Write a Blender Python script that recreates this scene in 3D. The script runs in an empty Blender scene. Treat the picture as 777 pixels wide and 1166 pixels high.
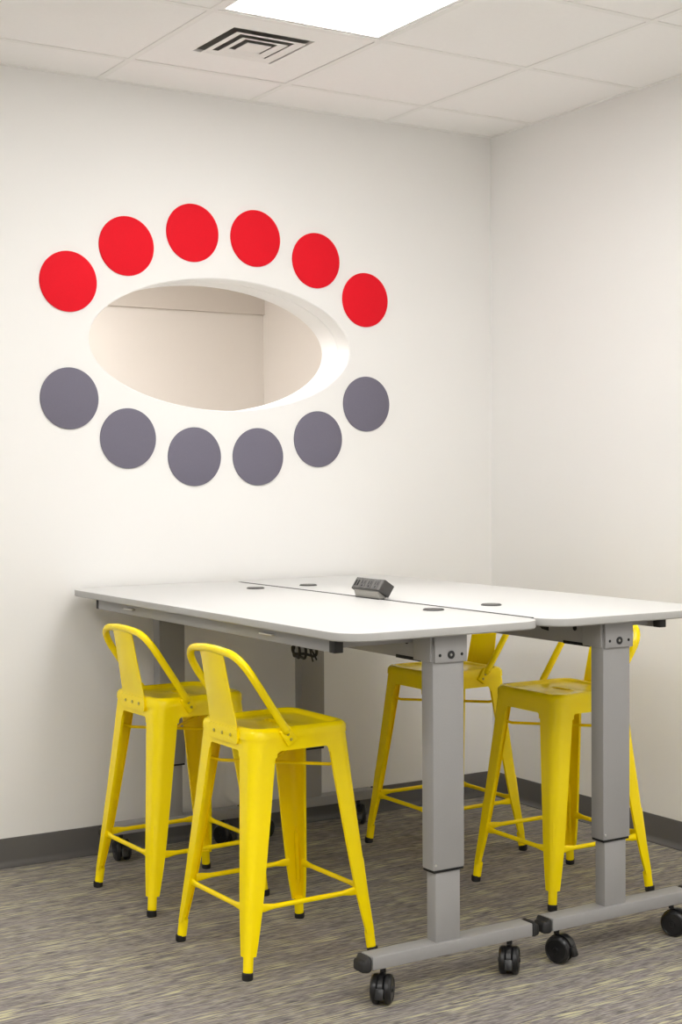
import bpy, bmesh, math
from mathutils import Vector, Matrix
PI = math.pi
S = bpy.context.scene
COL = S.collection

# ------------------------------------------------------------------ materials
def srgb(r, g, b):
    f = lambda c: (c/255/12.92) if c/255 <= .04045 else ((c/255+.055)/1.055)**2.4
    return (f(r), f(g), f(b), 1)

def mat(name, col, rough=.5, metal=0, coat=0, noise=0, nscale=40, bump=0, bscale=200, spec=.5):
    m = bpy.data.materials.new(name); m.use_nodes = True
    nt = m.node_tree; b = nt.nodes['Principled BSDF']
    b.inputs['Base Color'].default_value = col
    b.inputs['Roughness'].default_value = rough
    b.inputs['Metallic'].default_value = metal
    b.inputs['Coat Weight'].default_value = coat
    b.inputs['Coat Roughness'].default_value = .12
    b.inputs['Specular IOR Level'].default_value = spec
    tc = nt.nodes.new('ShaderNodeTexCoord')
    if noise:
        n = nt.nodes.new('ShaderNodeTexNoise'); n.inputs['Scale'].default_value = nscale
        n.inputs['Detail'].default_value = 4
        nt.links.new(tc.outputs['Object'], n.inputs['Vector'])
        mx = nt.nodes.new('ShaderNodeMix'); mx.data_type = 'RGBA'
        mx.inputs[6].default_value = tuple(c*(1-noise) for c in col[:3])+(1,)
        mx.inputs[7].default_value = tuple(min(1, c*(1+noise)) for c in col[:3])+(1,)
        nt.links.new(n.outputs['Fac'], mx.inputs[0])
        nt.links.new(mx.outputs[2], b.inputs['Base Color'])
    if bump:
        n2 = nt.nodes.new('ShaderNodeTexNoise'); n2.inputs['Scale'].default_value = bscale
        nt.links.new(tc.outputs['Object'], n2.inputs['Vector'])
        bp = nt.nodes.new('ShaderNodeBump'); bp.inputs['Strength'].default_value = bump
        bp.inputs['Distance'].default_value = .002
        nt.links.new(n2.outputs['Fac'], bp.inputs['Height'])
        nt.links.new(bp.outputs['Normal'], b.inputs['Normal'])
    return m

def emit(name, col, strength):
    m = bpy.data.materials.new(name); m.use_nodes = True
    nt = m.node_tree; nt.nodes.clear()
    o = nt.nodes.new('ShaderNodeOutputMaterial'); e = nt.nodes.new('ShaderNodeEmission')
    e.inputs['Color'].default_value = col; e.inputs['Strength'].default_value = strength
    nt.links.new(e.outputs[0], o.inputs[0])
    return m

def carpet():
    m = bpy.data.materials.new('streaked_carpet'); m.use_nodes = True
    nt = m.node_tree; N = nt.nodes; L = nt.links
    b = N['Principled BSDF']; b.inputs['Roughness'].default_value = .95
    b.inputs['Specular IOR Level'].default_value = .1
    tc = N.new('ShaderNodeTexCoord')
    def noise(sx, sy, off, detail=2, rough=.5):
        mp = N.new('ShaderNodeMapping'); mp.inputs['Scale'].default_value = (sx, sy, 1)
        mp.inputs['Location'].default_value = (off, off*1.7, 0)
        L.new(tc.outputs['Object'], mp.inputs['Vector'])
        n = N.new('ShaderNodeTexNoise'); n.inputs['Scale'].default_value = 1
        n.inputs['Detail'].default_value = detail; n.inputs['Roughness'].default_value = rough
        L.new(mp.outputs[0], n.inputs['Vector']); return n.outputs['Fac']
    def ramp(fac, a, bb, ca=(0, 0, 0, 1), cb=(1, 1, 1, 1)):
        r = N.new('ShaderNodeValToRGB'); r.color_ramp.elements[0].position = a
        r.color_ramp.elements[1].position = bb
        r.color_ramp.elements[0].color = ca; r.color_ramp.elements[1].color = cb
        L.new(fac, r.inputs[0]); return r.outputs[0]
    def mix(fac, a, bb):
        x = N.new('ShaderNodeMix'); x.data_type = 'RGBA'
        L.new(fac, x.inputs[0])
        for s, i in ((a, 6), (bb, 7)):
            if isinstance(s, tuple): x.inputs[i].default_value = s
            else: L.new(s, x.inputs[i])
        return x.outputs[2]
    base = ramp(noise(5, 60, 3), .36, .66, CP['dark'], CP['mid'])
    fine = ramp(noise(26, 210, 11, 3), .42, .66)
    c1 = mix(fine, base, CP['light'])
    st = ramp(noise(9, 180, 27, 1), CP['t0'], CP['t1'])
    dens = ramp(noise(1.6, 15, 41), .30, .62)
    mul = N.new('ShaderNodeMath'); mul.operation = 'MULTIPLY'
    L.new(st, mul.inputs[0]); L.new(dens, mul.inputs[1])
    c2 = mix(mul.outputs[0], c1, CP['streak'])
    L.new(c2, b.inputs['Base Color'])
    f = noise(420, 420, 5, 2)
    bp = N.new('ShaderNodeBump'); bp.inputs['Strength'].default_value = .6; bp.inputs['Distance'].default_value = .004
    L.new(f, bp.inputs['Height']); L.new(bp.outputs[0], b.inputs['Normal'])
    return m
CP = dict(dark=srgb(98, 93, 94), mid=srgb(130, 124, 123), light=srgb(158, 152, 147),
          streak=srgb(196, 190, 152), t0=.53, t1=.61)

M = {}
M['wall'] = mat('white_wall_paint', srgb(233, 232, 230), .75, bump=.04, bscale=260, spec=.25)
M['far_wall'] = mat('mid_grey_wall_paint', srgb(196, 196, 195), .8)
M['back_wall_paint'] = mat('beige_wall_paint', srgb(220, 215, 209), .8, bump=.04, bscale=260, spec=.25)
M['bulkhead'] = mat('darker_taupe_bulkhead', srgb(203, 196, 188), .8, spec=.25)  # a tone darker than the walls beyond the opening
M['tile'] = mat('ceiling_tile', srgb(243, 242, 240), .9, noise=.015, nscale=60, bump=.12, bscale=420, spec=.2)
M['tbar'] = mat('white_grid_metal', srgb(236, 235, 232), .5)
M['base'] = mat('dark_grey_vinyl', srgb(92, 90, 88), .55, noise=.04, nscale=20)
M['carpet'] = carpet()
M['yellow'] = mat('yellow_enamel', (.99, .765, .0, 1), .22, coat=0, noise=.01, nscale=14, spec=.3)
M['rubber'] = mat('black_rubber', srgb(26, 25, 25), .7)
M['steel'] = mat('bolt_steel', srgb(186, 168, 60), .35, metal=.4)
M['zinc'] = mat('zinc_steel', srgb(200, 198, 194), .3, metal=1)
M['grey'] = mat('grey_powder_coat', srgb(148, 147, 146), .5, noise=.03, nscale=300, bump=.05, bscale=900)
M['black'] = mat('black_plastic', srgb(24, 24, 25), .3)
M['matblack'] = mat('matte_black_plastic', srgb(33, 32, 32), .6)
M['hole'] = mat('dark_recess', srgb(8, 8, 8), .8)
M['top'] = mat('pale_grey_laminate', srgb(208, 208, 206), .38, bump=.01, bscale=500)
M['edge'] = mat('grey_edge_band', srgb(168, 167, 164), .5)
M['red'] = mat('red_felt', (.74, .006, .018, 1), .75, noise=.05, nscale=220, bump=.12, bscale=700, spec=.2)
M['slate'] = mat('slate_felt', srgb(112, 109, 123), .75, noise=.05, nscale=220, bump=.12, bscale=700, spec=.2)
M['charcoal'] = mat('charcoal_plastic', srgb(62, 60, 58), .45, noise=.05, nscale=200)
M['graphite'] = mat('graphite_face', srgb(80, 78, 74), .5, noise=.08, nscale=300)
M['palegrey'] = mat('pale_grey_plastic', srgb(158, 155, 148), .4)
M['grommet_lid'] = mat('grey_plastic_lid', srgb(84, 82, 79), .4)
M['duct'] = mat('galvanised_duct', srgb(150, 148, 143), .5)
M['lamp'] = emit('lit_diffuser', (1, .985, .965, 1), 5.6)
M['lamp2'] = emit('lit_diffuser_next_room', (1, .96, .925, 1), 12.0)

# ------------------------------------------------------------------ helpers
def obj(name, bm, m, parent=None, smooth=True, loc=None, angle=35):
    bmesh.ops.recalc_face_normals(bm, faces=bm.faces)
    me = bpy.data.meshes.new(name); bm.to_mesh(me); bm.free()
    ms = m if isinstance(m, (list, tuple)) else [m]
    for x in ms: me.materials.append(x)
    if smooth:
        for p in me.polygons: p.use_smooth = True
        try: me.set_sharp_from_angle(angle=math.radians(angle))
        except Exception: pass
    o = bpy.data.objects.new(name, me); COL.objects.link(o)
    if parent: o.parent = parent
    if loc: o.location = loc
    return o

def empty(name, label, cat, loc=(0, 0, 0), rz=0, group=None):
    o = bpy.data.objects.new(name, None); COL.objects.link(o)
    o.location = loc; o.rotation_euler = (0, 0, rz); o.empty_display_size = .1
    o['label'] = label; o['category'] = cat
    if group: o['group'] = group
    return o

def struct(name, bm, m, parent=None, smooth=False):
    o = obj(name, bm, m, parent, smooth)
    o['kind'] = 'structure'
    return o

def box(bm, x0, x1, y0, y1, z0, z1, bev=0, seg=2, mi=0, mtx=None):
    v = [bm.verts.new((x, y, z)) for x in (x0, x1) for y in (y0, y1) for z in (z0, z1)]
    fs = [bm.faces.new([v[i] for i in q]) for q in ((0, 1, 3, 2), (4, 6, 7, 5), (0, 4, 5, 1), (2, 3, 7, 6), (0, 2, 6, 4), (1, 5, 7, 3))]
    for f in fs: f.material_index = mi
    if bev:
        es = list({e for f in fs for e in f.edges})
        r = bmesh.ops.bevel(bm, geom=es, offset=bev, segments=seg, affect='EDGES', profile=.5)
        vs = {x for x in v if x.is_valid} | set(r['verts'])
        for f in r['faces']: f.material_index = mi
    else: vs = set(v)
    if mtx is not None:
        for x in vs: x.co = mtx @ x.co
    return vs

def frame_of(d):
    d = d.normalized(); a = Vector((0, 0, 1)) if abs(d.z) < .9 else Vector((1, 0, 0))
    u = d.cross(a).normalized(); return u, d.cross(u).normalized()

def tube(bm, pts, r, n=10, flat=None, cap=True):
    """sweep; r number or list; flat = list of (su,sv) scale per point (u horizontal, v up-ish)"""
    P = [Vector(p) for p in pts]; rings = []
    up = None
    for i, p in enumerate(P):
        d = (P[min(i+1, len(P)-1)]-P[max(i-1, 0)]).normalized()
        if up is None: u, w = frame_of(d)
        else:
            u = (up-d*up.dot(d)).normalized(); w = d.cross(u)
        up = u
        rr = r[i] if isinstance(r, (list, tuple)) else r
        su, sv = flat[i] if flat else (1, 1)
        rings.append([bm.verts.new(p+u*rr*su*math.cos(2*PI*k/n)+w*rr*sv*math.sin(2*PI*k/n)) for k in range(n)])
    for a, b in zip(rings, rings[1:]):
        for k in range(n): bm.faces.new((a[k], a[(k+1) % n], b[(k+1) % n], b[k]))
    if cap:
        bm.faces.new(rings[0][::-1]); bm.faces.new(rings[-1])

def lathe(bm, prof, n=24, mtx=None):
    """profile [(r,z)] about z axis, mtx transform; closed at ends with r=0"""
    rings = []
    mtx = mtx or Matrix()
    for r, z in prof:
        if r < 1e-6: rings.append([bm.verts.new(mtx @ Vector((0, 0, z)))])
        else: rings.append([bm.verts.new(mtx @ Vector((r*math.cos(2*PI*k/n), r*math.sin(2*PI*k/n), z))) for k in range(n)])
    for a, b in zip(rings, rings[1:]):
        for k in range(n):
            k2 = (k+1) % n
            if len(a) == 1 and len(b) == 1: continue
            if len(a) == 1: bm.faces.new((a[0], b[k2], b[k]))
            elif len(b) == 1: bm.faces.new((a[k], a[k2], b[0]))
            else: bm.faces.new((a[k], a[k2], b[k2], b[k]))

def prism(bm, poly, axis, a, b, mi=0, bev=0):
    """extrude 2D polygon; axis 'x','y','z' between a and b"""
    def P(u, v, c):
        return {'x': (c, u, v), 'y': (u, c, v), 'z': (u, v, c)}[axis]
    v0 = [bm.verts.new(P(u, v, a)) for u, v in poly]; v1 = [bm.verts.new(P(u, v, b)) for u, v in poly]
    n = len(poly); fs = [bm.faces.new(v0[::-1]), bm.faces.new(v1)]
    for i in range(n): fs.append(bm.faces.new((v0[i], v0[(i+1) % n], v1[(i+1) % n], v1[i])))
    for f in fs: f.material_index = mi
    if bev:
        es = list({e for f in fs[:2] for e in f.edges})
        bmesh.ops.bevel(bm, geom=es, offset=bev, segments=2, affect='EDGES', profile=.5)
    return fs

def rrect(x0, x1, y0, y1, r, n=8):
    out = []
    for cx, cy, a in ((x1-r, y1-r, 0), (x0+r, y1-r, PI/2), (x0+r, y0+r, PI), (x1-r, y0+r, 1.5*PI)):
        for k in range(n+1):
            t = a+PI/2*k/n; out.append((cx+r*math.cos(t), cy+r*math.sin(t)))
    return out

def rot_to(d):
    return Vector((0, 0, 1)).rotation_difference(Vector(d)).to_matrix().to_4x4()

def bolt_bm(p, d, r=.006, h=.004):
    bm = bmesh.new(); lathe(bm, [(0, 0), (r, 0), (r, h*.5), (r*.7, h), (0, h*1.1)], 12, Matrix.Translation(p) @ rot_to(d)); return bm

# ------------------------------------------------------------------ the room
H = 2.748; XW = -5.4; YF = -6.6; WT = .20
T = .6096; GX = -.534; GY = -.280
bm = bmesh.new(); box(bm, XW-.2, .2, YF-.2, WT, -.06, 0); struct('floor', bm, M['carpet'])

# back wall with the oval opening
OC = (-1.2485, 1.832); OA, OB, OP = .5455, .2445, 1.93
def oval(t, g=0):
    c, s = math.cos(t), math.sin(t)
    return (OC[0]+(OA+g)*math.copysign(abs(c)**(2/OP), c), OC[1]+(OB+g)*math.copysign(abs(s)**(2/2.0), s))
def oval_dir(th, g=0):
    # point of the oval in direction th (bisection on parameter)
    best = None
    c, s = math.cos(th), math.sin(th)
    lo, hi = 0.0, 2.0
    for _ in range(40):
        m_ = (lo+hi)/2
        if abs(m_*c/(OA+g))**OP+abs(m_*s/(OB+g))**2 < 1: lo = m_
        else: hi = m_
    return (OC[0]+lo*c, OC[1]+lo*s)
def wall_with_hole(x0, x1, z0, z1, ya, yb):
    # angles spread evenly along the oval, plus the rectangle corners
    ang = [math.atan2(oval(2*PI*k/120)[1]-OC[1], oval(2*PI*k/120)[0]-OC[0]) for k in range(120)]
    ang += [math.atan2(z-OC[1], x-OC[0]) for x in (x0, x1) for z in (z0, z1)]
    ang = sorted({round(a, 6) for a in ang})
    bm = bmesh.new(); R = []
    for a in ang:
        c, s = math.cos(a), math.sin(a)
        t = min(([(x1-OC[0])/c] if c > 1e-9 else [])+([(x0-OC[0])/c] if c < -1e-9 else []) +
                ([(z1-OC[1])/s] if s > 1e-9 else [])+([(z0-OC[1])/s] if s < -1e-9 else []))
        o = (OC[0]+c*t, OC[1]+s*t); i = oval_dir(a)
        # slightly eased front arris
        i2 = oval_dir(a, .004)
        R.append([bm.verts.new((o[0], ya, o[1])), bm.verts.new((i2[0], ya, i2[1])), bm.verts.new((i[0], ya+.004, i[1])),
                  bm.verts.new((i[0], yb, i[1])), bm.verts.new((o[0], yb, o[1]))])
    n = len(R)
    for k in range(n):
        a, b = R[k], R[(k+1) % n]
        for j in range(5): bm.faces.new((a[j], a[(j+1) % 5], b[(j+1) % 5], b[j]))
    return bm
o = struct('wall_back', wall_with_hole(XW, .2, 0, H+.3, 0, WT), M['wall'], smooth=True)
bm = bmesh.new(); box(bm, 0, .2, YF, 0, 0, H+.3); struct('wall_right', bm, M['wall'])
bm = bmesh.new(); box(bm, XW-.2, XW, YF, 0, 0, H+.3); struct('wall_left', bm, M['far_wall'])
bm = bmesh.new(); box(bm, XW-.2, .2, YF-.2, YF, 0, H+.3); struct('wall_front', bm, M['wall'])

# liner of the oval opening (inner half of the return stands slightly proud)
bm = bmesh.new(); rings = []
for k in range(120):
    t = 2*PI*k/120
    r = []
    for g, y in ((0, .085), (-.0022, .086), (-.0022, WT+.004), (0, WT+.004)):
        p = oval(t, g); r.append(bm.verts.new((p[0], y, p[1])))
    rings.append(r)
for k in range(120):
    a, b = rings[k], rings[(k+1) % 120]
    for j in range(4): bm.faces.new((a[j], a[(j+1) % 4], b[(j+1) % 4], b[j]))
struct('trim_1', bm, M['wall'], smooth=True)

# ceiling: lay-in tiles and grid
LX0, LX1 = GX-2*T, GX-T
lights = [(LX0, GY-3*T), (LX0-4*T, GY-3*T), (LX0+T, GY-7*T), (LX0-2*T, GY-7*T), (LX0-5*T, GY-7*T), (LX0-T, GY-10*T), (LX0-4*T, GY-10*T)]     # lower corners of 2 x 4 ft troffers; those past the second are unseen, added to brighten the stools
def covered(x, y):
    for lx, ly in lights:
        if lx-.01 < x < lx+T+.01 and ly-.01 < y < ly+2*T+.01: return True
    return LX0 < x < LX1 and GY-T < y < GY
xs = [0.0]+[GX-k*T for k in range(9)]; xs = [x for x in xs if x > XW]+[XW]
ys = [0.0]+[GY-k*T for k in range(11)]; ys = [y for y in ys if y > YF]+[YF]
bm = bmesh.new()
for xa, xb in zip(xs, xs[1:]):
    for ya, yb in zip(ys, ys[1:]):
        if covered((xa+xb)/2, (ya+yb)/2): continue
        box(bm, xb+.004, xa-.004, yb+.004, ya-.004, H+.0022, H+.02)
box(bm, XW, 0, YF, 0, H+.28, H+.3)
struct('ceiling', bm, M['tile'])
bm = bmesh.new(); w = .012
for x in xs[1:-1]: box(bm, x-w, x+w, YF, 0, H, H+.002)
for y in ys[1:-1]:
    for xa, xb in zip(xs, xs[1:]): box(bm, xb+(w if xb != XW else 0), xa-(w if xa != 0 else 0), y-w, y+w, H, H+.002)
for (x0, x1, y0, y1) in ((XW, 0, -.02, 0), (XW, 0, YF, YF+.02), (-.02, 0, YF+.02, -.02), (XW, XW+.02, YF+.02, -.02)):
    box(bm, x0, x1, y0, y1, H-.001, H+.004)
struct('trim_2', bm, M['tbar'])

# baseboards with a cove toe
def cove(n=6):
    pr = [(0, .098), (-.005, .098), (-.006, .094), (-.006, .022)]
    for k in range(1, n+1):
        t = PI/2*k/n; pr.append((-.006-.016*(1-math.cos(t)), .022-.018*math.sin(t)))
    pr += [(-.026, .003), (-.026, 0), (0, 0)]
    return pr
bm = bmesh.new(); prism(bm, cove(), 'x', XW, 0); struct('baseboard_back', bm, M['base'], smooth=True)
bm = bmesh.new(); prism(bm, cove(), 'y', YF, -.0); struct('baseboard_right', bm, M['base'], smooth=True)

# room beyond the opening
bm = bmesh.new(); box(bm, -3.6, .6, 2.5, 2.6, 0, H+.3); struct('wall_beyond', bm, M['back_wall_paint'])
bm = bmesh.new(); box(bm, .30, .60, WT, 2.5, 0, H+.3); struct('wall_beyond_right', bm, M['back_wall_paint'])
bm = bmesh.new(); box(bm, -3.6, -3.4, WT, 2.5, 0, H+.3); struct('wall_beyond_left', bm, M['back_wall_paint'])
bm = bmesh.new(); box(bm, -3.6, .6, WT, 2.6, H, H+.1); struct('ceiling_beyond', bm, M['tile'])
bm = bmesh.new(); box(bm, -3.6, .6, WT, 2.6, -.06, 0); struct('floor_beyond', bm, M['carpet'])
bm = bmesh.new(); box(bm, -3.4, .30, 2.485, 2.5, 2.27, H); struct('trim_3', bm, M['bulkhead'])

# ------------------------------------------------------------------ ceiling lights
def troffer(x, y, label, m, zc=H, hx=T, hy=2*T):
    t = empty('ceiling_light', label, 'ceiling light', (x+hx/2, y+hy/2, zc), group='recessed ceiling lights')
    bm = bmesh.new(); a, b = hx/2-.013, hy/2-.013; i = .016
    for (x0, x1, y0, y1) in ((-a, a, -b, -b+i), (-a, a, b-i, b), (-a, -a+i, -b+i, b-i), (a-i, a, -b+i, b-i)):
        box(bm, x0, x1, y0, y1, .002, .09)
    box(bm, -a, a, -b, b, .09, .095)
    obj('frame', bm, M['tbar'], t, False)
    bm = bmesh.new(); box(bm, -a+i+.0005, a-i-.0005, -b+i+.0005, b-i-.0005, .006, .010)
    obj('diffuser', bm, m, t, False)
    return t
lab = ['lit white ceiling panel light above the tables, beside the square air vent',
       'lit white ceiling panel light out of frame, near the left wall',
       'added ceiling fill light out of frame, in front of the right table',
       'added ceiling fill light out of frame, right of the viewpoint',
       'added ceiling fill light out of frame, left of the viewpoint',
       'added ceiling fill light behind the viewpoint, right of the pair',
       'added ceiling fill light behind the viewpoint, left of the pair']
for (x, y), l in zip(lights, lab): troffer(x, y, l, M['lamp'])
troffer(-1.9, .75, 'lit white ceiling panel light in the room beyond the oval opening', M['lamp2'], H-.1, T, 2*T)

# square air diffuser
vc = (-1.468, -.625)
vent = empty('air_vent', 'square white ceiling air vent with nested louvers', 'air vent', (vc[0], vc[1], H))
bm = bmesh.new(); X0, X1, Y0, Y1 = GX-2*T+.013-vc[0], GX-T-.013-vc[0], GY-T+.013-vc[1], GY-.013-vc[1]; h = .148
for (a, b, c, d) in ((X0, X1, Y0, -h), (X0, X1, h, Y1), (X0, -h, -h, h), (h, X1, -h, h)): box(bm, a, b, c, d, .0022, .012)
obj('face_panel', bm, M['tile'], vent, False)
def square_ring(bm, r0, z0, r1, z1, th=.0025):
    q = [(1, 1), (-1, 1), (-1, -1), (1, -1)]; R = []
    for r, z in ((r0, z0), (r1, z1), (r1, z1+th), (r0, z0+th)): R.append([bm.verts.new((sx*r, sy*r, z)) for sx, sy in q])
    for j in range(4):
        A, B = R[j], R[(j+1) % 4]
        for k in range(4): bm.faces.new((A[k], A[(k+1) % 4], B[(k+1) % 4], B[k]))
bm = bmesh.new()
for (a, b, c, d) in ((-h-.01, h+.01, -h-.01, -h), (-h-.01, h+.01, h, h+.01), (-h-.01, -h, -h, h), (h, h+.01, -h, h)): box(bm, a, b, c, d, .013, .16)
box(bm, -h, h, -h, h, .15, .16)
obj('duct', bm, M['duct'], vent, False)
for r0, r1 in ((.127, .100), (.084, .060)):
    bm = bmesh.new(); square_ring(bm, r0, -.0045, r1, .0005, .0015); obj('louver', bm, M['tbar'], vent, False)
bm = bmesh.new(); box(bm, -.044, .044, -.044, .044, -.0045, -.003); obj('center_plate', bm, M['tbar'], vent, False)

# ------------------------------------------------------------------ round discs on the wall
reds = [(-1.8710, 2.0280), (-1.6490, 2.1690), (-1.3860, 2.2380), (-1.1225, 2.2390), (-.8560, 2.1755), (-.6300, 2.0370)]
greys = [(-1.8705, 1.6186), (-1.6486, 1.4801), (-1.3840, 1.4154), (-1.1169, 1.4161), (-.8506, 1.4851), (-.6264, 1.6262)]
where = ['lowest at the left end of the row', 'second from the left', 'third from the left',
         'third from the right', 'second from the right', 'lowest at the right end of the row']
where2 = ['highest at the left end of the row', 'second from the left', 'third from the left',
          'third from the right', 'second from the right', 'highest at the right end of the row']
for pts, m, nm, W, r in ((reds, M['red'], 'red', where, .1065), (greys, M['slate'], 'slate grey', where2, .1085)):
    for (x, z), wh in zip(pts, W):
        bm = bmesh.new(); th = .006
        lathe(bm, [(0, 0), (r-.001, 0), (r, .001), (r, th-.002), (r-.0006, th-.0006), (r-.002, th), (0, th)], 72, Matrix.Rotation(PI/2, 4, 'X'))
        o = obj('wall_disc', bm, m, None, True, (x, 0, z))
        o['label'] = '%s wall disc %s the oval opening, %s' % (nm, 'above' if nm == 'red' else 'below', wh)
        o['category'] = 'wall disc'; o['group'] = '%s discs %s the oval opening' % (nm, 'above' if nm == 'red' else 'below')

# ------------------------------------------------------------------ yellow stools
def build_stool():
    """local: +x is the sitter's forward, backrest at -x, origin on the floor under the seat centre"""
    t = empty('metal_stool', '', 'stool')
    Y = M['yellow']; ST = .655
    # seat pan with dished top and a hand slot
    def sq(half, r, k, n=64):
        # rounded square outline point k of n by angle
        a = 2*PI*(k+.5)/n; c, s = math.cos(a), math.sin(a)
        p = half-r
        lo, hi = 0, 1
        for _ in range(30):
            m_ = (lo+hi)/2; x, y = abs(m_*c), abs(m_*s)
            ins = (x <= half and y <= half) and not (x > p and y > p and (x-p)**2+(y-p)**2 > r*r)
            lo, hi = (m_, hi) if ins else (lo, m_)
        return lo*c, lo*s
    def slot(k, n=64, lx=.013, ly=.042):
        a = 2*PI*(k+.5)/n; c, s = math.cos(a), math.sin(a)
        y = max(-ly+lx, min(ly-lx, s*ly)); return lx*c, (y+lx*s)
    bm = bmesh.new(); n = 64; R = []
    spec = [(.1602, .041, ST-.031), (.1594, .041, ST-.012), (.1545, .040, ST-.004), (.150, .038, ST-.0005), (.145, .036, ST),
            (.1405, .035, ST-.0006), (.1365, .033, ST-.003), (.134, .032, ST-.0075), (.130, .030, ST-.0105), (.124, .028, ST-.0115)]
    for hf, r, z in spec: R.append([bm.verts.new((*sq(hf, r, k), z)) for k in range(n)])
    for f, z in ((.5, ST-.012), (.09, ST-.012), (.05, ST-.0095), (.02, ST-.009), (.0, ST-.0105)):
        ring = []
        for k in range(n):
            a, b = sq(.124, .028, k), slot(k); ring.append(bm.verts.new((b[0]+(a[0]-b[0])*f, b[1]+(a[1]-b[1])*f, z)))
        R.append(ring)
    R.append([bm.verts.new((*slot(k), ST-.020)) for k in range(n)])
    R.append([bm.verts.new((*[c*1.15 for c in slot(k)], ST-.0165)) for k in range(n)])
    for hf, r, z in ((.132, .031, ST-.015), (.150, .036, ST-.006), (.1550, .038, ST-.016), (.1550, .038, ST-.031)):
        R.append([bm.verts.new((*sq(hf, r, k), z)) for k in range(n)])
    R.append(R[0])
    for A, B in zip(R, R[1:]):
        for k in range(n): bm.faces.new((A[k], A[(k+1) % n], B[(k+1) % n], B[k]))
    obj('seat', bm, Y, t)
    # legs: tapered folded sheet with a rounded outer corner
    FX, FY = .2125, .2095
    def off(z, f):         # outer offset of a leg at height z
        s = (.635-z)/.605; return .1558+(f-.1558)*(s*.86+.14*s*s)
    def leg(sx, sy):
        bm = bmesh.new(); rings = []
        zs = [.637, .600, .56, .50, .44, .38, .32, .27, .22, .17, .12, .085, .060]
        for z in zs:
            s = (.637-z)/.577
            w_ = .076*(1-s)+.039*s-.008*max(0, (s-.7)/.3)**2; r = .036*(1-s)+.0155*s; th = .0026
            ox, oy = off(z, FX), off(z, FY)
            def poly(d):
                rr = max(r-d, .004); P = [(ox-w_, oy-d)]
                for k in range(7):
                    a = PI/2-PI/2*k/6
                    P.append((ox-r+rr*math.cos(a) if r > d else ox-d, oy-r+rr*math.sin(a) if r > d else oy-d))
                P.append((ox-d, oy-w_)); return P
            lip = .009
            out = [(ox-w_, oy-lip)]+poly(0)+[(ox-lip, oy-w_)]
            inn = [(ox-w_+th, oy-lip)]+[(max(p[0], ox-w_+th), max(p[1], oy-w_+th)) for p in poly(th)]+[(ox-lip, oy-w_+th)]
            rings.append([bm.verts.new((sx*p[0], sy*p[1], z)) for p in out+inn[::-1]])
        n = len(rings[0])
        for A, B in zip(rings, rings[1:]):
            for k in range(n): bm.faces.new((A[k], A[(k+1) % n], B[(k+1) % n], B[k]))
        h_ = n//2
        for rg in (rings[0], rings[-1]):
            for k in range(h_-1): bm.faces.new((rg[k], rg[k+1], rg[n-2-k], rg[n-1-k]))
        # narrower sleeve at the foot
        ox, oy = off(.06, FX), off(.06, FY); o2x, o2y = off(.022, FX), off(.022, FY); a = .0152
        tube(bm, [(sx*(ox-a-.001), sy*(oy-a-.001), .066), (sx*(ox-a), sy*(oy-a), .060), (sx*(o2x-a), sy*(o2y-a), .018)], [.0128, .0142, .0138], 16)
        # pressed crease along the rounded corner
        pts = [(sx*(off(z, FX)-.0104), sy*(off(z, FY)-.0104), z) for z, e in ((.105, 0), (.12, 1), (.20, 1), (.265, 1), (.285, 0))]
        tube(bm, pts, [.0015, .0066, .0068, .0068, .0015], 8)
        L = obj('leg', bm, Y, t)
        bm = bmesh.new(); o3x, o3y = off(0, FX)-a, off(0, FY)-a
        lathe(bm, [(0, 0), (.0135, 0), (.0152, .004), (.0150, .019), (.010, .021), (0, .021)], 20, Matrix.Translation((sx*o3x, sy*o3y, 0)))
        obj('foot_glide', bm, M['rubber'], L)
    for sx in (-1, 1):
        for sy in (-1, 1): leg(sx, sy)
    # apron panels between the legs with filleted lower corners
    bm = bmesh.new()
    for q in range(4):
        rt = Matrix.Rotation(PI/2*q, 4, 'Z'); poly = [(-.105, .637), (-.105, .600), (-.088, .580), (-.083, .5855), (-.076, .590), (-.066, .592)]
        poly = [(-.105, .637), (-.105, .575), (-.0835, .575), (-.0825, .584), (-.0795, .5895), (-.074, .592), (-.058, .592)]
        poly = poly+[(-x, z) for x, z in poly[::-1]]
        v0, v1 = [], []
        for x, z in poly:
            oo = off(z, .211)
            v0.append(bm.verts.new(rt @ Vector((x, -oo-.0002, z)))); v1.append(bm.verts.new(rt @ Vector((x, -oo+.003, z))))
        n = len(poly)
        bm.faces.new(v0); bm.faces.new(v1[::-1])
        for i in range(n): bm.faces.new((v0[i], v1[i], v1[(i+1) % n], v0[(i+1) % n]))
    obj('apron', bm, Y, t)
    # foot rails and the thin upper braces
    def rail(p, q, r, nm, fl):
        bm = bmesh.new(); p, q = Vector(p), Vector(q); d = (q-p).normalized(); L_ = (q-p).length
        pts = [p, p+d*.018, p+d*.034, p+d*.048, q-d*.048, q-d*.034, q-d*.018, q]
        tube(bm, pts, [r]*8, 12, [(.4, fl), (.45, fl), (.8, 1.25), (1, 1), (1, 1), (.8, 1.25), (.45, fl), (.4, fl)])
        obj(nm, bm, Y, t)
    zr = .180; ax, ay = off(zr, FX)-.010, off(zr, FY)-.010; e = .030
    rail((-ax+e, -ay, zr), (ax-e, -ay, zr), .0072, 'foot_rail', 1.6); rail((-ax+e, ay, zr), (ax-e, ay, zr), .0072, 'foot_rail', 1.6)
    rail((-ax, -ay+e, zr), (-ax, ay-e, zr), .0072, 'foot_rail', 1.6); rail((ax, -ay+e, zr), (ax, ay-e, zr), .0072, 'foot_rail', 1.6)
    # two thin bars crossing diagonally under the seat
    zr = .538; ax, ay = off(zr, FX)-.012, off(zr, FY)-.012
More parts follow.
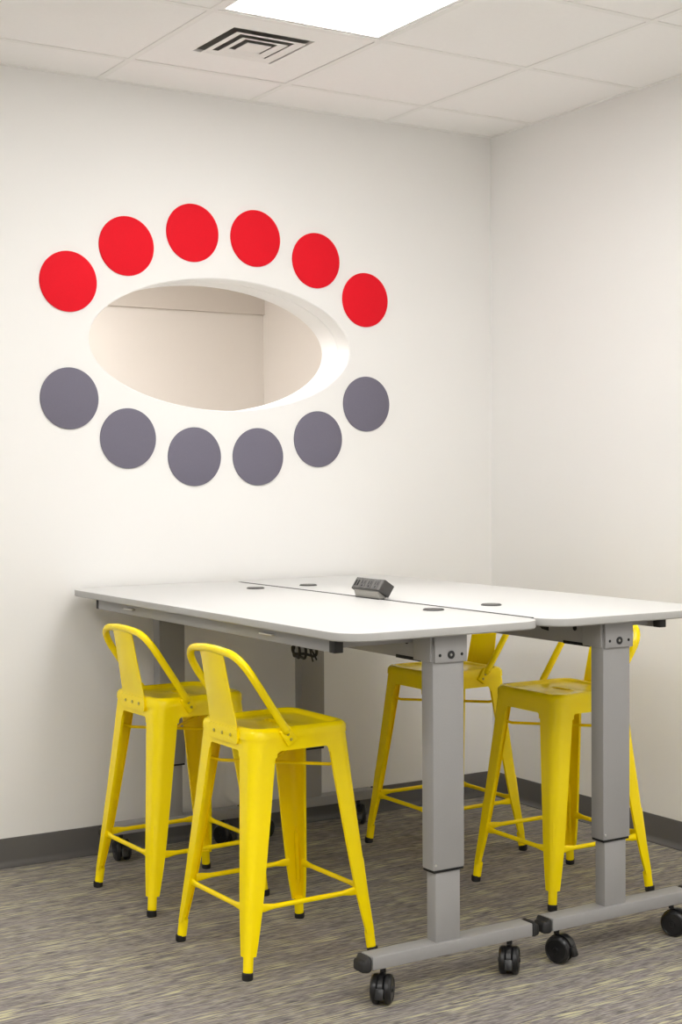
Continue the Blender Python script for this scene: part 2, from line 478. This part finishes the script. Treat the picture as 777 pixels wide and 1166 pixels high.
    for sg, dz in ((1, 0), (-1, -.009)):
        bm = bmesh.new()
        tube(bm, [(-ax*f_, -sg*ay*f_, zr+dz*(1 if abs(f_) < .8 else 0)) for f_ in (1, .9, .75, .3, 0, -.3, -.75, -.9, -1)], .0048, 10)
        obj('cross_brace', bm, Y, t)
    # back hoop
    HB = .172
    A = Vector((-.062, HB, .650)); C = Vector((-.176, HB, .818))      # straight arm then bend over the top
    pts = [A]
    d = (C-A)
    pts += [A+d*.3, A+d*.6, A+d*.80]
    top = Vector((-.196, .075, .862))
    for k in range(1, 8):
        s = k/8; p0, p1, p2, p3 = A+d*.80, C+d*.02, Vector((-.198, HB-.018, .861)), top
        pts.append(p0*(1-s)**3+p1*3*s*(1-s)**2+p2*3*s*s*(1-s)+p3*s**3)
    pts += [top, Vector((-.200, .03, .866))]
    full = pts+[Vector((p.x, -p.y, p.z)) for p in pts[::-1]]
    bm = bmesh.new(); tube(bm, full, .0112, 14)
    for s in (1, -1):       # flattened tabs bolted to the seat skirt
        u = Vector((-.56, 0, .83)).normalized(); w_ = Vector((u.z, 0, -u.x))
        mt = Matrix(((u.x, 0, w_.x, -.052), (0, 1, 0, s*.1635), (u.z, 0, w_.z, .634), (0, 0, 0, 1)))
        box(bm, -.026, .024, -.0065, .0065, -.0165, .0165, .0018, 2, 0, mt)
        tube(bm, [Vector((-.052, s*.1635, .634))+u*.012, Vector((-.057, s*.168, .642))+u*.004, A*1+Vector((0, 0 if s > 0 else -2*HB, 0))+u*.012], [.010, .0108, .0112], 14, [(1, 1)]*3)
    hoop = obj('back_hoop', bm, Y, t)
    for s in (1, -1):
        for k in (-.013, .005):
            p = Vector((-.052, s*.170, .634))+u*k
            obj('bolt', bolt_bm(p, (0, s, 0), .0045, .003), M['steel'], hoop)
    # back plate: flange bolted to the rear skirt, leaning up to the hoop
    prof = [(-.1600, .612), (-.1600, .645), (-.1615, .660), (-.168, .70), (-.177, .75), (-.186, .80), (-.192, .835), (-.199, .862)]
    hw = [.078, .0785, .0775, .0745, .071, .068, .067, .067]
    bm = bmesh.new(); F = []
    for (x, z), w_ in zip(prof, hw):
        row = []
        for j in range(9):
            f_ = -1+2*j/8; bow = -.006*(1-f_*f_)*max(0, min(1, (z-.66)/.08)); row.append((x+bow, f_*w_, z))
        F.append(row)
    a = [[bm.verts.new(p) for p in row] for row in F]; b = [[bm.verts.new((p[0]-.0028, p[1], p[2])) for p in row] for row in F]
    nr = len(a)
    for i in range(nr-1):
        for j in range(8):
            bm.faces.new((a[i][j], a[i][j+1], a[i+1][j+1], a[i+1][j])); bm.faces.new((b[i][j], b[i+1][j], b[i+1][j+1], b[i][j+1]))
        for j in (0, 8): bm.faces.new((a[i][j], a[i+1][j], b[i+1][j], b[i][j]))
    for i in (0, nr-1):
        for j in range(8): bm.faces.new((a[i][j], a[i][j+1], b[i][j+1], b[i][j]))
    # flange with rounded corners
    pr = rrect(-.084, .084, .607, .650, .012, 5); prism(bm, pr, 'x', -.1655, -.1600)
    plate = obj('back_plate', bm, Y, t)
    for y in (-.048, 0, .048): obj('bolt', bolt_bm(Vector((-.1655, y, .630)), (-1, 0, 0), .005, .003), M['steel'], plate)
    return t
def copy_tree(o, parent=None):
    c = o.copy(); COL.objects.link(c)
    if parent: c.parent = parent
    for ch in list(o.children): copy_tree(ch, c)
    return c
proto = build_stool()
STOOLS = [(-1.762, -1.258, 0.8, 'yellow metal stool nearest the viewer on the left side of the tables'),
          (-1.742, -.600, 1.5, 'yellow metal stool left of the tables, farther back near the wall with the oval opening'),
          (-.686, -.603, 180, 'yellow metal stool right of the tables, in the room corner behind the near grey column'),
          (-.673, -1.229, 179, 'yellow metal stool right of the tables, nearer the viewer, behind the right grey column')]
for i, (x, y, a, l) in enumerate(STOOLS):
    o = proto if i == 0 else copy_tree(proto)
    o.location = (x, y, 0); o.rotation_euler = (0, 0, math.radians(a))
    o['label'] = l; o['category'] = 'stool'; o['group'] = 'yellow metal stools around the tables'

# ------------------------------------------------------------------ tables
def build_table(x0, x1, xc, fx0, fx1, label, rail_x, grom):
    t = empty('rolling_table', label, 'table', (xc, -.95, 0), group='grey standing tables pushed together')
    W = lambda x: x-xc
    V = lambda y: y+.95
    ZT = .9525; TH = .0225
    # tabletop with rounded corners and eased edge
    bm = bmesh.new()
    def ring(g, z): return [bm.verts.new((W(p[0]), V(p[1]), z)) for p in rrect(x0+g, x1-g, -1.862+g, -.030-g, .085-g, 10)]
    R = [ring(.0, ZT-.003), ring(.001, ZT-.001), ring(.003, ZT)]
    Q = [ring(0, ZT-.003), ring(0, ZT-TH+.003), ring(.003, ZT-TH)]
    for A, B, mi in ((R[1], R[0], 1), (R[2], R[1], 0), (Q[0], Q[1], 1), (Q[1], Q[2], 1)):
        n = len(A)
        for k in range(n):
            f = bm.faces.new((A[k], A[(k+1) % n], B[(k+1) % n], B[k])); f.material_index = mi
    bm.faces.new(R[2]).material_index = 0; bm.faces.new(Q[2]).material_index = 1
    bmesh.ops.remove_doubles(bm, verts=bm.verts, dist=.00001)
    top = obj('tabletop', bm, [M['top'], M['edge']], t)
    for gx_, gy_ in grom:
        bm = bmesh.new()
        lathe(bm, [(.031, 0), (.031, .002), (.0285, .0042), (.0255, .0042), (.0255, .001), (.0255, .0014), (0, .0014), (0, 0), (.031, 0)], 36, Matrix.Translation((W(gx_), V(gy_), ZT)))
        g = obj('grommet', bm, M['charcoal'], t)
        bm = bmesh.new(); lathe(bm, [(0, .0012), (.0245, .0012), (.0245, .0032), (.0235, .0038), (0, .0038)], 36, Matrix.Translation((W(gx_), V(gy_), ZT)))
        obj('grommet_lid', bm, M['grommet_lid'], g)
    # two lifting columns, each with a foot on casters
    for yc, s in ((-1.786, -1), (-.130, 1)):
        bm = bmesh.new(); box(bm, -.050, .050, V(yc)-.026, V(yc)+.026, .317, .900, .004, 2)
        c = obj('column', bm, M['grey'], t)
        bm = bmesh.new(); box(bm, -.0475, .0475, V(yc)-.0235, V(yc)+.0235, .311, .3171); obj('gasket', bm, M['hole'], c, False)
        bm = bmesh.new(); box(bm, -.0395, .0395, V(yc)-.0205, V(yc)+.0205, .128, .312, .003, 2); obj('inner_column', bm, M['grey'], c)
        obj('screw', bolt_bm(Vector((-.043, V(yc)-.026, .332)), (0, -1, 0), .0035, .002), M['zinc'], c)
        # head bracket
        bm = bmesh.new(); box(bm, -.056, .056, V(yc)-.030*0-.022, V(yc)+.055, .858, .9295, .003, 2)
        obj('head_bracket', bm, M['grey'], t)
        bm = bmesh.new(); yy = V(yc)+s*.026
        box(bm, -.049, .055, min(yy, yy+s*.008), max(yy, yy+s*.008), .856, .9275, .003, 2)
        pl = obj('head_plate', bm, M['grey'], t)
        yo = yy+s*.008
        bm = bmesh.new(); mt = Matrix.Translation((.002, yo, .876)) @ rot_to((0, s, 0))
        lathe(bm, [(.0045, .0004), (.0045, .0022), (.0108, .0022), (.0108, 0), (0, 0), (0, .0004), (.0045, .0004)], 24, mt); obj('socket_bolt', bm, M['black'], pl)
        bm = bmesh.new(); lathe(bm, [(0, .0003), (.0046, .0003), (.003, .0028), (0, .0028)], 6, mt); obj('bolt_head', bm, M['zinc'], pl)
        for dx in (-.033, .037):
            obj('screw', bolt_bm(Vector((dx, yo, .876)), (0, s, 0), .0042, .0012), M['hole'], pl)
        # T foot
        bm = bmesh.new(); box(bm, W(fx0), W(fx1), V(yc)-.028, V(yc)+.028, .094, .129, .003, 2)
        ft = obj('foot', bm, M['grey'], t)
        for xe, d in ((fx0, -1), (fx1, 1)):
            bm = bmesh.new()
            vs = box(bm, min(0, d*.030), max(0, d*.030), -.029, .029, .089, .1305, .011, 4)
            for v in vs:
                if v.co.x*d > .015:
                    v.co.z = .089+(v.co.z-.089)*.78; v.co.y *= .84
                v.co.x += W(xe); v.co.y += V(yc)
            obj('end_cap', bm, M['matblack'], ft)
    # casters
    for (cx, cy, a) in CAST[label]:
        bm = bmesh.new(); R2 = .0375
        lathe(bm, [(0, .076), (.008, .076), (.008, .0965), (0, .0965)], 14)                         # stem
        # hood between the two wheels
        pr = []
        for k in range(15):
            an = math.radians(-25+230*k/14); pr.append((R2*1.06*math.cos(an), R2+R2*1.06*math.sin(an)))
        for k in range(15):
            an = math.radians(205-230*k/14); pr.append((R2*.45*math.cos(an), R2+R2*.45*math.sin(an)))
        vz = [bm.verts.new((p[0]-.012, -.0065, p[1])) for p in pr]; vy = [bm.verts.new((p[0]-.012, .0065, p[1])) for p in pr]
        n = len(pr)
        for k in range(n): bm.faces.new((vz[k], vz[(k+1) % n], vy[(k+1) % n], vy[k]))
        for k in range(14):
            bm.faces.new((vz[k], vz[n-1-k], vz[n-2-k], vz[k+1])); bm.faces.new((vy[k], vy[k+1], vy[n-2-k], vy[n-1-k]))
        # brake pedal tab
        mt = Matrix.Translation((-.0535, 0, .036)) @ Matrix.Rotation(math.radians(20), 4, 'Y')
        box(bm, -.006, .006, -.011, .011, -.014, .014, .003, 2, 0, mt)
        lathe(bm, [(0, -.030), (.006, -.030), (.006, .030), (0, .030)], 12, Matrix.Translation((-.012, 0, R2)) @ rot_to((0, 1, 0)))
        c = obj('caster', bm, M['black'], t, True, (W(cx), V(cy), 0)); c.rotation_euler = (0, 0, math.radians(a))
        for s in (-1, 1):
            bm = bmesh.new()
            lathe(bm, [(0, 0), (R2-.003, 0), (R2, .004), (R2, .013), (R2-.004, .0185), (R2-.007, .0195), (R2-.0085, .0175), (.009, .0185), (.008, .0205), (0, .0205)], 36,
                  Matrix.Translation((-.012, s*.0075, R2)) @ rot_to((0, s, 0)))
            obj('wheel', bm, M['black'], c)
    # centre beam from column to column
    bm = bmesh.new(); box(bm, -.047, .047, V(-1.74), V(-.17), .856, .9295, .004, 2)
    cb = obj('center_beam', bm, M['grey'], t)
    for yh, zh, r in ((-1.69, .903, .008), (-.55, .903, .008)):
        bm = bmesh.new(); lathe(bm, [(0, 0), (r, 0), (r, .0012), (0, .0012)], 20, Matrix.Translation((-.047, V(yh), zh)) @ rot_to((-1, 0, 0))); obj('cable_hole', bm, M['hole'], cb)
    bm = bmesh.new(); prism(bm, [(V(-1.50), .918), (V(-1.575), .918), (V(-1.575), .885), (V(-1.545), .888)], 'x', -.0482, -.0468); obj('cable_hole', bm, M['hole'], cb, False)
    bm = bmesh.new(); box(bm, -.0482, -.0465, V(-1.755), V(-1.64), .8545, .8635); obj('cable_hole', bm, M['hole'], cb, False)
    if rail_x < xc:      # black strip standing in for the shade in the gap between the tables
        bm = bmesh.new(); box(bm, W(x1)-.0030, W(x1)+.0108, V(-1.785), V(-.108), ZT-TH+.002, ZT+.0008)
        obj('seam_shade_strip', bm, M['rubber'], t, False)
    # side rails (channel) with plastic ends
    for rx in (rail_x,):
        bm = bmesh.new(); box(bm, W(rx)-.013, W(rx)+.013, V(-1.735), V(-.245), .895, .9298, .002, 2)
        r_ = obj('side_rail', bm, M['grey'], t)
        for ya, yb in ((-1.762, -1.735), (-.245, -.225)):
            bm = bmesh.new(); box(bm, W(rx)-.0132, W(rx)+.0132, V(ya), V(yb), .8945, .9298, .002, 2); obj('end_cap', bm, M['matblack'], r_)
        for yk in (-.51, -1.42):
            d = -1 if rx < xc else 1
            bm = bmesh.new(); box(bm, W(rx)+d*.0135-.0095, W(rx)+d*.0135+.0095, V(yk)-.035, V(yk)+.035, .912, .9165, .0015, 2)
            obj('rail_clip', bm, M['zinc'], r_)
    # cross arms carrying the rails
    for ya in (-1.70, -.22):
        bm = bmesh.new(); box(bm, min(W(rail_x), 0)+.0125, max(W(rail_x), 0)-.0125, V(ya)-.014, V(ya)+.014, .901, .9297, .002, 2); obj('cross_arm', bm, M['grey'], t)
    return t
LA = 'pale grey standing height table on casters, the left one of the two pushed together'
LB = 'pale grey standing height table on casters, the right one of the two pushed together'
CAST = {LA: [(-1.745, -1.786, 46), (-1.335, -1.786, 48), (-1.745, -.130, 80), (-1.345, -.130, 110)],
        LB: [(-1.170, -1.786, 111), (-.735, -1.786, 115), (-1.165, -.130, 20), (-.755, -.130, 60)]}
build_table(-1.897, -1.2585, -1.554, -1.793, -1.277, LA, -1.857, [(-1.360, -.42), (-1.338, -1.445)])
build_table(-1.247, -.606, -.971, -1.205, -.690, LB, -.745, [(-1.138, -.404), (-1.105, -1.415)])

# cable hanging under the left table
bm = bmesh.new()
def coil(cx, cy, cz, a, b, yaw, n=32, r=.0042, ph=0):
    pts = []
    for k in range(n):
        an = ph+2*PI*.97*k/n
        u, v = a*math.cos(an), b*math.sin(an)
        pts.append((cx+u*math.sin(yaw)*.35, cy+u, cz+v+.005*math.sin(3*an)))
    tube(bm, pts, r, 8)
coil(-1.612, -1.150, .824, .046, .021, .4); coil(-1.602, -1.160, .827, .055, .016, -.5, ph=.6); coil(-1.606, -1.120, .822, .034, .022, .9, ph=1.1)
tube(bm, [(-1.596, -1.04, .849), (-1.604, -1.10, .842), (-1.602, -1.19, .838), (-1.596, -1.25, .842), (-1.590, -1.29, .849)], .0062, 8)
tube(bm, [(-1.602, -1.19, .838), (-1.606, -1.205, .818), (-1.604, -1.212, .798)], .0026, 8)
tube(bm, [(-1.602, -1.19, .838), (-1.606, -1.220, .822), (-1.606, -1.236, .806)], .0026, 8)
o = obj('cable', bm, M['rubber']); o['label'] = 'black cable bundled in loops, hanging under the left table'; o['category'] = 'cable'

# power outlet box straddling the seam
pb = empty('power_outlet_box', 'dark grey tilted power outlet box standing on the tabletop seam', 'outlet box', (-1.252, -.985, .9525))
c, s = math.cos(math.radians(28)), math.sin(math.radians(28))
# local frame: face normal n points left and up; section square of side q standing on its lower right edge
q = .042; Lh = .082
n_ = Vector((-.83, 0, .56)).normalized(); u_ = Vector((n_.z, 0, -n_.x))      # u_ runs up the face
P3 = Vector((.012, 0, .0045))
cen = P3+n_*(q/2)*1.0+u_*(q/2)
mt = Matrix(((n_.x, 0, u_.x, cen.x), (0, 1, 0, cen.y), (n_.z, 0, u_.z, cen.z), (0, 0, 0, 1)))
bm = bmesh.new(); box(bm, -q/2, q/2, -Lh, Lh, -q/2, q/2, .002, 2, 0, mt); obj('body', bm, M['charcoal'], pb)
bm = bmesh.new(); box(bm, q/2-.0003, q/2+.0012, -Lh+.003, Lh-.003, -q/2+.003, q/2-.003, .0006, 1, 0, mt); fp = obj('face_plate', bm, M['graphite'], pb)
for yo in (-.050, -.012, .026):
    bm = bmesh.new(); x_ = q/2+.0011
    box(bm, x_, x_+.0012, yo-.014, yo+.014, -.0165, .0165, .0005, 1, 0, mt); so = obj('outlet', bm, M['charcoal'], fp)
    bm2 = bmesh.new()
    for dy, dz, hy, hz in ((-.0065, .004, .0015, .006), (.0065, .004, .0015, .006), (0, -.009, .003, .003)):
        box(bm2, x_+.0010, x_+.0016, yo+dy-hy, yo+dy+hy, dz-hz, dz+hz, 0, 1, 0, mt)
    # slots belong to the socket face
    me = bpy.data.meshes.new('slots'); bm2.to_mesh(me); bm2.free(); me.materials.append(M['hole'])
    so_bm = bmesh.new(); so_bm.from_mesh(so.data)
    nf = len(so_bm.faces); so_bm.from_mesh(me); so_bm.faces.ensure_lookup_table()
    for f in so_bm.faces[nf:]: f.material_index = 1
    so_bm.to_mesh(so.data); so_bm.free(); so.data.materials.append(M['hole']); bpy.data.meshes.remove(me)
for yo in (.055, .069):
    bm = bmesh.new(); box(bm, q/2+.0010, q/2+.0018, yo-.004, yo+.004, -.010, .010, 0, 1, 0, mt); obj('charging_port', bm, M['hole'], fp, False)
# clamp base under the box
bm = bmesh.new(); box(bm, -.020, .006, -.070, .060, 0.0001, .0026, .001, 1); obj('clamp_foot', bm, M['matblack'], pb)
bm = bmesh.new(); prism(bm, [(-.014, .0026), (.010, .0026), (.012, .008), (-.018, .026), (-.020, .022)], 'y', -.070, .068); obj('clamp_bracket', bm, M['palegrey'], pb, False)

# ------------------------------------------------------------------ camera
f, yaw, ti, ro = 1662.606, .55939, -.02334, -.00511
loc = Vector((-3.78911, -4.86058, 1.33424))
F = Vector((math.sin(yaw)*math.cos(ti), math.cos(yaw)*math.cos(ti), math.sin(ti)))
R = Vector((math.cos(yaw), -math.sin(yaw), 0))
U = R.cross(F)
R2, U2 = R*math.cos(ro)+U*math.sin(ro), U*math.cos(ro)-R*math.sin(ro)
cam = bpy.data.cameras.new('camera'); co = bpy.data.objects.new('camera', cam); COL.objects.link(co)
cam.sensor_fit = 'VERTICAL'; cam.sensor_height = 36; cam.lens = f*36/1166
cam.clip_start = .05
mw = Matrix((R2, U2, -F)).transposed().to_4x4(); mw.translation = loc; co.matrix_world = mw
S.camera = co

# ------------------------------------------------------------------ world and view
w = bpy.data.worlds.new('world'); w.use_nodes = True; S.world = w
w.node_tree.nodes['Background'].inputs['Color'].default_value = (.9, .95, 1, 1)
w.node_tree.nodes['Background'].inputs['Strength'].default_value = 0
vs = S.view_settings
S.display_settings.display_device = 'sRGB'
vs.view_transform = 'Standard'; vs.look = 'None'; vs.gamma = 1; vs.use_curve_mapping = False
vs.exposure = 1.37
S.cycles.use_denoising = True
S.cycles.max_bounces = 12; S.cycles.diffuse_bounces = 8
S.cycles.sample_clamp_indirect = 6
